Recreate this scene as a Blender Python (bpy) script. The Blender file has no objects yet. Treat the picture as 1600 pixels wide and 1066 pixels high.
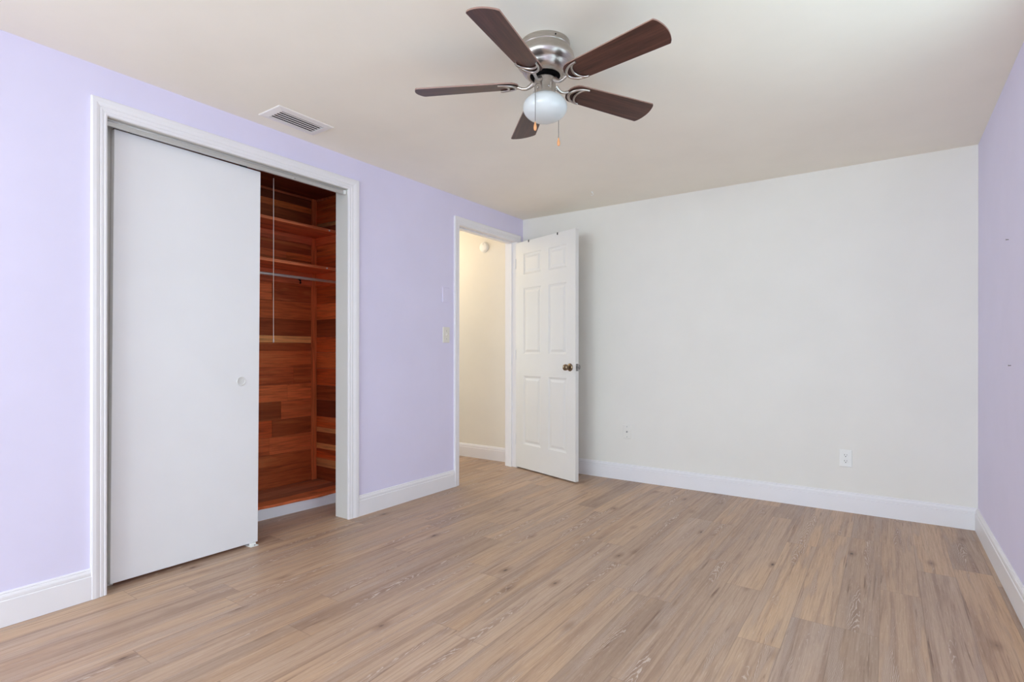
import bpy, bmesh, math, random
from mathutils import Vector, Matrix
random.seed(7)
S = bpy.context.scene
COL = S.collection
PI = math.pi
R = math.radians

# ---------------------------------------------------------------- camera
cam_d = bpy.data.cameras.new('camera'); cam = bpy.data.objects.new('camera', cam_d); COL.objects.link(cam)
cam.location = (2.790, 0.0, 1.0543)
cam.rotation_euler = (R(90), R(-0.05), R(34.705))
cam_d.sensor_width = 36; cam_d.lens = 19.014; cam_d.shift_y = 0.0109; cam_d.clip_start = 0.02
S.camera = cam
# ---------------------------------------------------------------- world and exposure
W = bpy.data.worlds.new('daylight'); S.world = W; W.use_nodes = True
bg = W.node_tree.nodes['Background']; bg.inputs[0].default_value = (0.75, 0.87, 1, 1); bg.inputs[1].default_value = 1.0
vs = S.view_settings; vs.view_transform = 'Standard'; vs.look = 'None'; vs.gamma = 1; vs.use_curve_mapping = False
vs.exposure = -0.25
S.cycles.max_bounces = 12; S.cycles.diffuse_bounces = 8; S.cycles.sample_clamp_indirect = 6
# ---------------------------------------------------------------- dimensions
RW, RD, H = 3.236, 4.206, 2.288        # room width (x), far wall (y), ceiling height
NY = -3.60                              # wall behind the camera
# daylight of the near and right windows, plus added left and hall fill lights
def area(name, loc, rot, sx, sy, e, col):
    l = bpy.data.lights.new(name, 'AREA'); l.shape = 'RECTANGLE'; l.size = sx; l.size_y = sy; l.energy = e; l.color = col
    o = bpy.data.objects.new(name, l); COL.objects.link(o); o.location = loc; o.rotation_euler = rot
    return o
area('window_daylight', (1.25, NY-0.14, 1.40), (R(88), 0, 0), 1.1, 1.35, 98, (0.765, 0.94, 1.02))
area('window_daylight', (2.70, NY-0.14, 1.40), (R(88), 0, 0), 0.9, 1.35, 80, (0.765, 0.94, 1.02))
area('window_daylight', (RW+0.14, 1.75, 1.40), (R(100), 0, R(90)), 1.35, 1.35, 19, (0.70, 0.92, 1.03))
area('window_daylight', (-0.14, -1.50, 1.40), (R(100), 0, R(-90)), 1.4, 1.35, 72, (0.765, 0.94, 1.02))  # added fill light, unseen, brightens the right wall
area('hall_fill_light', (-2.64, 3.5, 1.40), (R(90), 0, R(-90)), 0.9, 1.2, 19, (0.80, 0.93, 1.0))  # added fill light that brightens the hall, no known source

# ---------------------------------------------------------------- node helpers
def lin(c):
    return tuple(((v/255)/12.92 if v/255 <= 0.04045 else (((v/255)+0.055)/1.055)**2.4) for v in c) + (1.0,)
class NT:
    def __init__(s, name):
        s.m = bpy.data.materials.new(name); s.m.use_nodes = True
        s.t = s.m.node_tree; s.b = s.t.nodes['Principled BSDF']
    def n(s, kind, **kw):
        x = s.t.nodes.new(kind)
        for k, v in kw.items(): setattr(x, k, v)
        return x
    def l(s, a, b): s.t.links.new(a, b)
    def put(s, sock, v):
        if isinstance(v, bpy.types.NodeSocket): s.l(v, sock)
        else: sock.default_value = v
    def M(s, op, a, b=0.0, c=0.0):
        x = s.n('ShaderNodeMath', operation=op)
        s.put(x.inputs[0], a); s.put(x.inputs[1], b); s.put(x.inputs[2], c); return x.outputs[0]
    def vec(s, x, y, z):
        v = s.n('ShaderNodeCombineXYZ'); s.put(v.inputs[0], x); s.put(v.inputs[1], y); s.put(v.inputs[2], z); return v.outputs[0]
    def noise(s, v, scale=1.0, detail=3.0, rough=0.5, dist=0.0):
        x = s.n('ShaderNodeTexNoise'); s.l(v, x.inputs['Vector']); x.inputs['Scale'].default_value = scale
        x.inputs['Detail'].default_value = detail; x.inputs['Roughness'].default_value = rough; x.inputs['Distortion'].default_value = dist
        return x.outputs[0]
    def white(s, v):
        x = s.n('ShaderNodeTexWhiteNoise', noise_dimensions='3D'); s.l(v, x.inputs['Vector']); return x
    def ramp(s, f, stops):
        x = s.n('ShaderNodeValToRGB'); s.put(x.inputs[0], f); e = x.color_ramp.elements
        while len(e) < len(stops): e.new(0.5)
        for i, (p, c) in enumerate(stops): e[i].position = p; e[i].color = c if len(c) == 4 else lin(c)
        return x.outputs[0]
    def fr(s, f, a, b, lo=0.0, hi=1.0):
        x = s.n('ShaderNodeMapRange', interpolation_type='SMOOTHSTEP'); s.put(x.inputs[0], f)
        for i, v in enumerate((a, b, lo, hi)): x.inputs[i+1].default_value = v
        return x.outputs[0]
    def mix(s, f, a, b, mode='MIX'):
        x = s.n('ShaderNodeMix', data_type='RGBA', blend_type=mode); s.put(x.inputs[0], f); s.put(x.inputs[6], a); s.put(x.inputs[7], b)
        return x.outputs[2]
    def xyz(s):
        t = s.n('ShaderNodeTexCoord'); p = s.n('ShaderNodeSeparateXYZ'); s.l(t.outputs['Object'], p.inputs[0]); return p.outputs, t.outputs['Object']
    def bump(s, h, strength=0.1, dist=0.001):
        x = s.n('ShaderNodeBump'); x.inputs['Strength'].default_value = strength; x.inputs['Distance'].default_value = dist
        s.put(x.inputs['Height'], h); s.l(x.outputs[0], s.b.inputs['Normal'])

def paint(name, rgb, rough=0.6, spec=0.3, metal=0.0, var=0.015, scale=3.0, bump=0.0):
    t = NT(name); p, v = t.xyz()
    n = t.noise(v, scale, 3, 0.6)
    c = lin(rgb)
    d = tuple(min(1, k*(1-var)) for k in c[:3]) + (1,); u = tuple(min(1, k*(1+var)) for k in c[:3]) + (1,)
    t.l(t.ramp(n, [(0.3, d), (0.7, u)]), t.b.inputs['Base Color'])
    t.b.inputs['Roughness'].default_value = rough; t.b.inputs['Specular IOR Level'].default_value = spec
    t.b.inputs['Metallic'].default_value = metal
    if bump: t.bump(t.noise(v, 90, 3, 0.6), bump, 0.002)
    return t.m

M = {}
M['lavender'] = paint('lavender_paint', (223, 218, 240), 0.75, 0.15, bump=0.05)
M['cream'] = paint('cream_white_paint', (232, 229, 222), 0.75, 0.15, bump=0.05)
M['ceiling'] = paint('ceiling_paint', (246, 241, 228), 0.9, 0.05, bump=0.08)
M['hall'] = paint('hall_cream_paint', (232, 227, 216), 0.75, 0.1, bump=0.04)
M['trim'] = paint('white_trim_paint', (234, 232, 234), 0.35, 0.4)
M['jamb'] = paint('jamb_grey_white', (216, 214, 209), 0.45, 0.3)  # closet jamb tone, a little greyer than the trim
M['door'] = paint('white_door_paint', (222, 220, 216), 0.4, 0.35)
M['slider'] = paint('white_slab_paint', (232, 232, 233), 0.45, 0.3)
M['riser'] = paint('pale_blue_white_paint', (246, 249, 253), 0.5, 0.3)
M['plastic'] = paint('white_plastic', (236, 236, 232), 0.35, 0.45)
M['ivory'] = paint('ivory_plastic', (228, 223, 212), 0.4, 0.4)
M['slot'] = paint('dark_slot', (40, 38, 38), 0.8, 0.1)
M['black'] = paint('black_metal', (18, 18, 19), 0.4, 0.4)
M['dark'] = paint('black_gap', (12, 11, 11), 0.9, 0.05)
M['alu'] = paint('brushed_aluminium', (196, 195, 192), 0.42, 0.5, metal=0.55)
M['rod'] = paint('zinc_rod', (208, 205, 203), 0.3, 0.5, metal=0.6)
M['chrome'] = paint('chrome_steel', (200, 200, 202), 0.18, 0.5, metal=1.0)
M['pull'] = paint('pull_shade_grey', (220, 219, 216), 0.3, 0.5)  # grey tone stands in for shading inside the pull's recess
M['brass'] = paint('antique_brass', (132, 114, 92), 0.3, 0.5, metal=1.0, var=0.1, scale=60)
M['steel'] = paint('dull_steel', (140, 138, 136), 0.35, 0.5, metal=1.0)
M['cord'] = paint('white_cord', (246, 232, 222), 0.7, 0.2)
M['fob'] = paint('pale_wood_fob', (226, 160, 108), 0.45, 0.4, var=0.08, scale=120)
M['vent'] = paint('vent_white_enamel', (238, 234, 230), 0.4, 0.35)
M['ventshade'] = paint('vent_recess_shade', (34, 30, 29), 0.8, 0.1)

def nickel():
    t = NT('brushed_nickel'); p, v = t.xyz()
    n = t.noise(t.vec(t.M('MULTIPLY', p[0], 30), t.M('MULTIPLY', p[1], 30), t.M('MULTIPLY', p[2], 900)), 1, 2, 0.5)
    t.l(t.ramp(n, [(0.3, (176, 168, 160)), (0.7, (206, 199, 192))]), t.b.inputs['Base Color'])
    t.b.inputs['Metallic'].default_value = 1; t.b.inputs['Roughness'].default_value = 0.33
    return t.m
M['nickel'] = nickel()

def milk():
    t = NT('milk_glass'); p, v = t.xyz()
    t.l(t.ramp(t.noise(v, 8, 2), [(0.3, (206, 209, 208)), (0.7, (213, 216, 215))]), t.b.inputs['Base Color'])
    t.b.inputs['Roughness'].default_value = 0.22; t.b.inputs['Specular IOR Level'].default_value = 0.5
    t.b.inputs['Subsurface Weight'].default_value = 0.25; t.b.inputs['Subsurface Radius'].default_value = (0.03, 0.03, 0.03)
    return t.m
M['milk'] = milk()

def walnut():
    t = NT('walnut_blade'); p, v = t.xyz()
    a = t.noise(t.vec(t.M('MULTIPLY', p[0], 6), t.M('MULTIPLY', p[1], 110), t.M('MULTIPLY', p[2], 20)), 1, 4, 0.6)
    b = t.noise(t.vec(t.M('MULTIPLY', p[0], 2.5), t.M('MULTIPLY', p[1], 18), 0.0), 1, 2, 0.5, 0.5)
    f = t.M('ADD', t.M('MULTIPLY', a, 0.55), t.M('MULTIPLY', b, 0.45))
    t.l(t.ramp(f, [(0.32, (46, 27, 22)), (0.5, (74, 44, 36)), (0.68, (98, 62, 50))]), t.b.inputs['Base Color'])
    t.b.inputs['Roughness'].default_value = 0.4; t.b.inputs['Specular IOR Level'].default_value = 0.45
    return t.m
M['walnut'] = walnut()
M['blade_edge'] = paint('blade_edge_band', (150, 118, 106), 0.45, 0.4, var=0.06, scale=40)

def laminate():
    t = NT('oak_laminate_planks'); p, v = t.xyz()
    w, L = 0.1445, 1.22
    u = t.M('DIVIDE', t.M('ADD', p[0], 40*w - 2.768), w)
    row = t.M('FLOOR', u); fu = t.M('FRACT', u)
    ro = t.white(t.vec(row, 3.7, 1.3)).outputs['Value']
    vv = t.M('ADD', t.M('DIVIDE', t.M('ADD', p[1], 20.0), L), t.M('MULTIPLY', ro, 5.0))
    colm = t.M('FLOOR', vv); fv = t.M('FRACT', vv)
    wn = t.white(t.vec(row, colm, 0.5)); sep = t.n('ShaderNodeSeparateColor'); t.l(wn.outputs['Color'], sep.inputs[0])
    r1, r2, r3 = sep.outputs[0], sep.outputs[1], sep.outputs[2]
    xo = t.M('ADD', p[0], t.M('MULTIPLY', r1, 37.0)); yo = t.M('ADD', p[1], t.M('MULTIPLY', r2, 53.0)); zo = t.M('MULTIPLY', r3, 29.0)
    base = t.ramp(r1, [(0.0, (164, 138, 117)), (0.25, (178, 150, 127)), (0.5, (185, 156, 131)), (0.75, (193, 162, 134)), (0.9, (198, 166, 136)), (1.0, (180, 155, 136))])
    # broad figure: warm and grey drifts along the board
    fig = t.noise(t.vec(t.M('MULTIPLY', xo, 24), t.M('MULTIPLY', yo, 0.75), zo), 1, 4, 0.52, 0.9)
    c = t.mix(t.fr(fig, 0.48, 0.72, 0, 0.62), base, lin((138, 108, 90)))
    c = t.mix(t.fr(fig, 0.22, 0.44, 0.55, 0), c, lin((202, 178, 160)))
    warm = t.noise(t.vec(t.M('MULTIPLY', xo, 7), t.M('MULTIPLY', yo, 0.8), t.M('ADD', zo, 9.0)), 1, 2, 0.5)
    c = t.mix(t.fr(warm, 0.50, 0.72, 0, 0.5), c, lin((201, 163, 126)))
    # fine pores
    por = t.noise(t.vec(t.M('MULTIPLY', xo, 210), t.M('MULTIPLY', yo, 5), zo), 1, 4, 0.65)
    c = t.mix(t.fr(por, 0.42, 0.7, 0, 0.30), c, lin((128, 101, 86)))
    por2 = t.noise(t.vec(t.M('MULTIPLY', xo, 330), t.M('MULTIPLY', yo, 22), zo), 1, 3, 0.6)
    c = t.mix(t.fr(por2, 0.56, 0.75, 0, 0.35), c, lin((214, 196, 180)))
    # cathedral grain on some boards: pale limed rings
    fx = t.M('SUBTRACT', fu, 0.5)
    par = t.M('ADD', t.M('MULTIPLY', yo, 15.0), t.M('MULTIPLY', t.M('MULTIPLY', fx, fx), 95.0))
    wob = t.noise(t.vec(t.M('MULTIPLY', xo, 34), t.M('MULTIPLY', yo, 6), zo), 1, 3, 0.6)
    par = t.M('ADD', par, t.M('MULTIPLY', wob, 5.5))
    ring = t.M('SINE', t.M('MULTIPLY', par, 5.2))
    zone = t.noise(t.vec(t.M('MULTIPLY', xo, 20), t.M('MULTIPLY', yo, 1.6), t.M('ADD', zo, 3.0)), 1, 2, 0.5)
    rm = t.M('MULTIPLY', t.fr(ring, 0.45, 1.0), t.fr(zone, 0.53, 0.62))
    c = t.mix(t.M('MULTIPLY', t.fr(zone, 0.50, 0.60), 0.40), c, lin((140, 112, 96)))
    c = t.mix(t.M('MULTIPLY', rm, 0.62), c, lin((218, 203, 190)))
    # dark streaks and knots
    st = t.noise(t.vec(t.M('MULTIPLY', xo, 60), t.M('MULTIPLY', yo, 1.9), t.M('ADD', zo, 17.0)), 1, 4, 0.62, 0.5)
    c = t.mix(t.fr(st, 0.60, 0.74, 0, 0.75), c, lin((104, 72, 54)))
    vo = t.n('ShaderNodeTexVoronoi'); vo.inputs['Scale'].default_value = 1.0
    wv = t.M('MULTIPLY', t.M('SUBTRACT', wob, 0.5), 0.10)
    t.l(t.vec(t.M('ADD', t.M('MULTIPLY', xo, 6.0), wv), t.M('MULTIPLY', yo, 2.6), zo), vo.inputs['Vector'])
    kd = vo.outputs['Distance']
    c = t.mix(t.fr(kd, 0.03, 0.19, 0.5, 0), c, lin((122, 90, 70)))
    c = t.mix(t.fr(kd, 0.012, 0.06, 0.9, 0), c, lin((66, 44, 34)))
    # seams
    e1 = t.M('MINIMUM', fu, t.M('SUBTRACT', 1.0, fu)); e2 = t.M('MINIMUM', fv, t.M('SUBTRACT', 1.0, fv))
    sm = t.M('MAXIMUM', t.fr(e1, 0.004, 0.012, 1, 0), t.fr(e2, 0.0005, 0.0014, 1, 0))
    c = t.mix(t.M('MULTIPLY', sm, 0.35), c, lin((96, 74, 62)))
    t.l(c, t.b.inputs['Base Color'])
    t.put(t.b.inputs['Roughness'], t.fr(por, 0.3, 0.7, 0.36, 0.48)); t.b.inputs['Specular IOR Level'].default_value = 0.42
    t.bump(t.M('SUBTRACT', t.M('MULTIPLY', por, -0.3), sm), 0.12, 0.001)
    return t.m
M['floor'] = laminate()

def cedar(name, along):
    t = NT(name); p, v = t.xyz()
    k = [95.0, 95.0, 95.0]; k[along] = 5.0
    kb = [17.0, 17.0, 17.0]; kb[along] = 1.6
    at = t.n('ShaderNodeAttribute', attribute_name='board'); 
    sp = t.n('ShaderNodeSeparateColor'); t.l(at.outputs['Color'], sp.inputs[0])
    a = t.noise(t.vec(*[t.M('MULTIPLY', p[i], k[i]) for i in range(3)]), 1, 4, 0.65, 0.3)
    b = t.noise(t.vec(*[t.M('ADD', t.M('MULTIPLY', p[i], kb[i]), t.M('MULTIPLY', sp.outputs[0], 40)) for i in range(3)]), 1, 3, 0.55, 0.8)
    c = t.mix(t.fr(a, 0.35, 0.75, 0, 0.45), at.outputs['Color'], lin((96, 42, 18)))
    c = t.mix(t.fr(b, 0.52, 0.72, 0, 0.5), c, lin((100, 44, 20)))
    c = t.mix(t.fr(b, 0.25, 0.46, 0.55, 0), c, lin((228, 140, 82)))
    t.l(c, t.b.inputs['Base Color']); t.b.inputs['Roughness'].default_value = 0.55; t.b.inputs['Specular IOR Level'].default_value = 0.3
    t.bump(a, 0.15, 0.001)
    return t.m
M['cedar_x'] = cedar('cedar_boards_x', 0); M['cedar_y'] = cedar('cedar_boards_y', 1); M['cedar_z'] = cedar('cedar_boards_z', 2)

# ---------------------------------------------------------------- mesh helpers
def tag(o, label=None, cat=None, group=None, kind=None):
    if label: o['label'] = label
    if cat: o['category'] = cat
    if group: o['group'] = group
    if kind: o['kind'] = kind
    return o
def obj(name, bm, mat, parent=None, smooth=False, loc=None, bevel=0.0, auto=None):
    bmesh.ops.recalc_face_normals(bm, faces=bm.faces)
    me = bpy.data.meshes.new(name); bm.to_mesh(me); bm.free()
    o = bpy.data.objects.new(name, me); COL.objects.link(o)
    for m in (mat if isinstance(mat, (list, tuple)) else [mat]): me.materials.append(m)
    if smooth:
        for f in me.polygons: f.use_smooth = True
        if auto is not None: me.set_sharp_from_angle(angle=R(auto))
    if loc is not None: o.location = loc
    if parent is not None: o.parent = parent
    if bevel:
        b = o.modifiers.new('edge_round', 'BEVEL'); b.width = bevel; b.segments = 2; b.limit_method = 'ANGLE'; b.angle_limit = R(40)
    return o
def empty(name, loc, rz=0.0):
    o = bpy.data.objects.new(name, None); COL.objects.link(o); o.location = loc; o.rotation_euler = (0, 0, rz); o.empty_display_size = 0.1
    return o
def struct(name, bm, mat, parent=None, **k):
    o = obj(name, bm, mat, parent, **k)
    if parent is None: o['kind'] = 'structure'
    return o
def box(bm, x0, x1, y0, y1, z0, z1, mi=0):
    vs_ = [bm.verts.new((x, y, z)) for x in (x0, x1) for y in (y0, y1) for z in (z0, z1)]
    fs = []
    for q in ((0,1,3,2),(4,6,7,5),(0,4,5,1),(2,3,7,6),(0,2,6,4),(1,5,7,3)):
        f = bm.faces.new([vs_[i] for i in q]); f.material_index = mi; fs.append(f)
    return fs
def bx(*a):
    bm = bmesh.new(); box(bm, *a); return bm
def lathe(bm, prof, seg=48, c=(0, 0, 0), axis='Z', mi=0):
    rings = []
    for r, z in prof:
        ring = []
        for i in range(seg):
            a = 2*PI*i/seg
            q = (r*math.cos(a), r*math.sin(a), z)
            if axis == 'X': q = (q[2], q[0], q[1])
            if axis == 'Y': q = (q[0], q[2], q[1])
            ring.append(bm.verts.new((q[0]+c[0], q[1]+c[1], q[2]+c[2])))
            if r < 1e-6: break
        rings.append(ring)
    for a, b in zip(rings, rings[1:]):
        if len(a) == 1 and len(b) == 1: continue
        for i in range(seg):
            j = (i+1) % seg
            if len(a) == 1: f = bm.faces.new((a[0], b[j], b[i]))
            elif len(b) == 1: f = bm.faces.new((a[i], a[j], b[0]))
            else: f = bm.faces.new((a[i], a[j], b[j], b[i]))
            f.material_index = mi
    return bm
def tube(bm, pts, r, seg=10, flat=1.0, closed=False, up=Vector((0, 0, 1))):
    pts = [Vector(p) for p in pts]; n = len(pts); rings = []
    for i, p in enumerate(pts):
        a = pts[(i-1) % n] if (closed or i > 0) else p; b = pts[(i+1) % n] if (closed or i < n-1) else p
        d = (b-a).normalized()
        s = d.cross(up)
        if s.length < 1e-3: s = d.cross(Vector((1, 0, 0)))
        s.normalize(); t = s.cross(d).normalized()
        rr = r[i] if isinstance(r, (list, tuple)) else r
        rings.append([bm.verts.new(p + s*rr*math.cos(2*PI*k/seg) + t*rr*flat*math.sin(2*PI*k/seg)) for k in range(seg)])
    m = n if closed else n-1
    for i in range(m):
        a, b = rings[i], rings[(i+1) % n]
        for k in range(seg): bm.faces.new((a[k], a[(k+1) % seg], b[(k+1) % seg], b[k]))
    if not closed:
        bm.faces.new(rings[0]); bm.faces.new(rings[-1][::-1])
    return bm
def sweep(prof, path_fn):
    """prof: list of (d,t); path_fn(d,t) gives the list of corner points of that profile point"""
    bm = bmesh.new(); rows = [[bm.verts.new(q) for q in path_fn(d, t)] for d, t in prof]
    n = len(rows)
    for i in range(n):
        a, b = rows[i], rows[(i+1) % n]
        for k in range(len(a)-1): bm.faces.new((a[k], a[k+1], b[k+1], b[k]))
    bm.faces.new([r_[0] for r_ in rows]); bm.faces.new([r_[-1] for r_ in rows][::-1])
    return bm

# ================================================================ THE SHELL
TH = 0.115
CL0, CL1, CLZ = 0.925, 2.212, 2.078      # closet opening
DR0, DR1, DRZ = 3.286, 4.092, 2.063      # doorway opening
HY = 4.240                               # hall wall plane
# floor: bedroom, doorway, hall and front part of the closet
bm = bx(-2.6, RW+0.12, NY-0.12, 4.36, -0.06, 0.0)
struct('floor', bm, M['floor'])
# ceiling
bm = bx(-TH, RW+0.12, NY-0.12, RD+0.15, H, H+0.1)
struct('ceiling', bm, M['ceiling'])
bm = bx(-2.6, -TH, 2.70, HY+0.12, H, H+0.1)
o = struct('ceiling_hall', bm, M['ceiling'])
# left wall with the closet opening and the doorway
bm = bmesh.new()
JT = 0.018
for y0, y1, z0, z1 in ((NY-0.12, -2.25, 0, H), (-2.25, -0.75, 0, 0.72), (-2.25, -0.75, 2.08, H), (-0.75, CL0-JT, 0, H), (CL0-JT, CL1+JT, CLZ+JT, H), (CL1+JT, DR0-JT, 0, H), (DR0-JT, DR1+JT, DRZ+JT, H), (DR1+JT, RD+0.0, 0, H)):
    box(bm, -TH, 0, y0, y1, z0, z1)
bmesh.ops.remove_doubles(bm, verts=bm.verts, dist=1e-5)
struct('wall_left', bm, M['lavender'])
struct('wall_back', bx(-TH, RW+0.12, RD, RD+0.12, 0, H), M['cream'])
bm = bmesh.new()
WYR, WZR = (1.03, 2.47), (0.72, 2.08)
for y0, y1, z0, z1 in ((NY-0.12, WYR[0], 0, H), (WYR[1], RD, 0, H), (WYR[0], WYR[1], 0, WZR[0]), (WYR[0], WYR[1], WZR[1], H)): box(bm, RW, RW+0.12, y0, y1, z0, z1)
bmesh.ops.remove_doubles(bm, verts=bm.verts, dist=1e-5)
struct('wall_right', bm, M['lavender'])
# wall behind the camera with two windows
bm = bmesh.new()
WX = [(0.65, 1.85), (2.22, 3.18)]; WZ = (0.72, 2.08)
for x0, x1, z0, z1 in ((0, RW, 0, WZ[0]), (0, RW, WZ[1], H), (0, WX[0][0], *WZ), (WX[0][1], WX[1][0], *WZ), (WX[1][1], RW, *WZ)):
    box(bm, x0, x1, NY-0.12, NY, z0, z1)
struct('wall_front', bm, M['lavender'])
glass = NT('window_glass'); glass.b.inputs['Transmission Weight'].default_value = 1; glass.b.inputs['Roughness'].default_value = 0; glass.b.inputs['IOR'].default_value = 1.0
for i, (x0, x1) in enumerate(WX):
    bm = bmesh.new()
    for a, b, c, d in ((x0, x0+0.04, *WZ), (x1-0.04, x1, *WZ), (x0+0.04, x1-0.04, WZ[0], WZ[0]+0.04), (x0+0.04, x1-0.04, WZ[1]-0.04, WZ[1]), (x0+0.04, x1-0.04, 1.335, 1.365)):
        box(bm, a, b, NY-0.09, NY-0.04, c, d)
    struct('window_%d' % (i+1), bm, M['trim'])
bm = bmesh.new()
for a, b, c, d in ((WYR[0], WYR[0]+0.04, *WZR), (WYR[1]-0.04, WYR[1], *WZR), (WYR[0]+0.04, WYR[1]-0.04, WZR[0], WZR[0]+0.04), (WYR[0]+0.04, WYR[1]-0.04, WZR[1]-0.04, WZR[1]), (WYR[0]+0.04, WYR[1]-0.04, 1.385, 1.415)):
    box(bm, RW+0.04, RW+0.09, a, b, c, d)
struct('window_3', bm, M['trim'])
bm = bmesh.new()
for a, b, c, d in ((-2.25, -2.21, *WZR), (-0.79, -0.75, *WZR), (-2.21, -0.79, WZR[0], WZR[0]+0.04), (-2.21, -0.79, WZR[1]-0.04, WZR[1]), (-2.21, -0.79, 1.385, 1.415)):
    box(bm, -0.09, -0.04, a, b, c, d)
struct('window_5', bm, M['trim'])  # added unseen window frame around the left fill light
# closet shell behind the cedar (plaster)
CX, CY1, CH = -0.80, 2.55, 2.215
CY0 = 0.62
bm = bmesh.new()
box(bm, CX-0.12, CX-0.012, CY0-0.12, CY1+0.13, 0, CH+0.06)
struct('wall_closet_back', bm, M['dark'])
struct('wall_closet_right', bx(CX-0.012, -TH, CY1+0.012, CY1+0.13, 0, CH+0.06), M['hall'])
struct('wall_closet_left', bx(CX-0.012, -TH, CY0-0.12, CY0-0.012, 0, CH+0.06), M['hall'])
# hall
struct('wall_hall', bx(-2.6, -TH, HY, HY+0.12, 0, H), M['hall'])
bm = bmesh.new()
for y0, y1, z0, z1 in ((2.80, 3.0, 0, H), (4.0, HY, 0, H), (3.0, 4.0, 0, 0.75), (3.0, 4.0, 2.05, H)): box(bm, -2.6, -2.5, y0, y1, z0, z1)
struct('wall_hall_end', bm, M['hall'])
bm = bmesh.new()
for y0, y1, z0, z1 in ((3.0, 3.04, 0.75, 2.05), (3.96, 4.0, 0.75, 2.05), (3.04, 3.96, 0.75, 0.79), (3.04, 3.96, 2.01, 2.05)): box(bm, -2.58, -2.54, y0, y1, z0, z1)
struct('window_4', bm, M['trim'])  # made-up window frame for the added hall fill light
struct('wall_hall_side', bx(-2.6, -TH, 2.68, 2.80, 0, H), M['hall'])

# ---- jambs
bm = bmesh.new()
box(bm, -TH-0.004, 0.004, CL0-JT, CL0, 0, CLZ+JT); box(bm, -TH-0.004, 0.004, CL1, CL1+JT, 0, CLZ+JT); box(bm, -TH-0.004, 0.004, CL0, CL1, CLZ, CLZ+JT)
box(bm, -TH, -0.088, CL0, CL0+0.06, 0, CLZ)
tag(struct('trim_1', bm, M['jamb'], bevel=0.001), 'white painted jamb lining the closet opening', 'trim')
bm = bmesh.new()
box(bm, -TH-0.004, 0.004, DR0-JT, DR0, 0, DRZ+JT); box(bm, -TH-0.004, 0.004, DR1, DR1+JT, 0, DRZ+JT); box(bm, -TH-0.004, 0.004, DR0, DR1, DRZ, DRZ+JT)
# door stop strips
box(bm, -0.075, -0.042, DR0, DR0+0.011, 0, DRZ); box(bm, -0.075, -0.042, DR1-0.011, DR1, 0, DRZ); box(bm, -0.075, -0.042, DR0+0.011, DR1-0.011, DRZ-0.011, DRZ)
dj = tag(struct('trim_2', bm, M['trim'], bevel=0.001), 'white painted jamb lining the open doorway', 'trim')
o = obj('strike_plate', bx(-0.037, -0.006, DR0-0.0005, DR0+0.0015, 0.905, 0.965), M['steel'], dj)
# ---- casings
CP = [(0, 0.0), (0, 0.010), (0.08, 0.0125), (0.16, 0.0125), (0.20, 0.0105), (0.26, 0.0125), (0.40, 0.0135), (0.45, 0.0115), (0.52, 0.014), (0.70, 0.017), (0.93, 0.017), (1.0, 0.014), (1.0, 0.0)]
def casing(y0, y1, zt, wl, wr, wt, side=1, x=0.0):
    pr = [(d, t) for d, t in CP]
    def path(d, t):
        X = x + side*t
        return [(X, y0-d*wl, 0.0), (X, y0-d*wl, zt+d*wt), (X, y1+d*wr, zt+d*wt), (X, y1+d*wr, 0.0)]
    return sweep(pr, path)
tag(struct('trim_3', casing(CL0+0.004, CL1-0.004, CLZ-0.004+0.006, 0.058, 0.082, 0.068), M['trim']), 'white moulded casing around the closet opening', 'trim')
tag(struct('trim_4', casing(DR0-0.005, DR1+0.005, DRZ+0.004, 0.056, 0.056, 0.058), M['trim']), 'white moulded casing around the bedroom doorway', 'trim')
tag(struct('trim_5', casing(DR0-0.005, DR1+0.005, DRZ+0.004, 0.056, 0.056, 0.058, -1, -TH), M['trim']), 'white casing on the hall face of the doorway', 'trim')
# ---- baseboards
BP = [(0.0, 0.0), (0.0, 0.015), (0.098, 0.015), (0.1015, 0.0115), (0.104, 0.0128), (0.114, 0.0128), (0.121, 0.0105), (0.1235, 0.0075), (0.1265, 0.0085), (0.130, 0.0065), (0.132, 0.003), (0.132, 0.0)]
def baseboard(p0, p1, n):
    p0 = Vector(p0); p1 = Vector(p1); n = Vector(n)
    return sweep([(t, z) for z, t in BP], lambda t, z: [(*(p0+n*t), z), (*(p1+n*t), z)])
k = 0
def base(nm, lab, *a):
    tag(struct(nm, baseboard(*a), M['trim']), lab, 'baseboard')
base('baseboard_left', 'white baseboard left of the closet', (0, NY), (0, CL0-0.054), (1, 0))
base('baseboard_left', 'short white baseboard between closet and doorway', (0, CL1+0.078), (0, DR0-0.061), (1, 0))
base('baseboard_back', 'white baseboard along the cream back wall', (0.0, RD), (RW, RD), (0, -1))
base('baseboard_right', 'white baseboard along the right lavender wall', (RW, NY), (RW, RD-0.015), (-1, 0))
base('baseboard_front', 'white baseboard under the windows', (0.015, NY), (RW-0.015, NY), (0, 1))
base('baseboard_hall', 'white baseboard in the hall seen through the doorway', (-2.5, HY), (-TH, HY), (0, -1))

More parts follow.
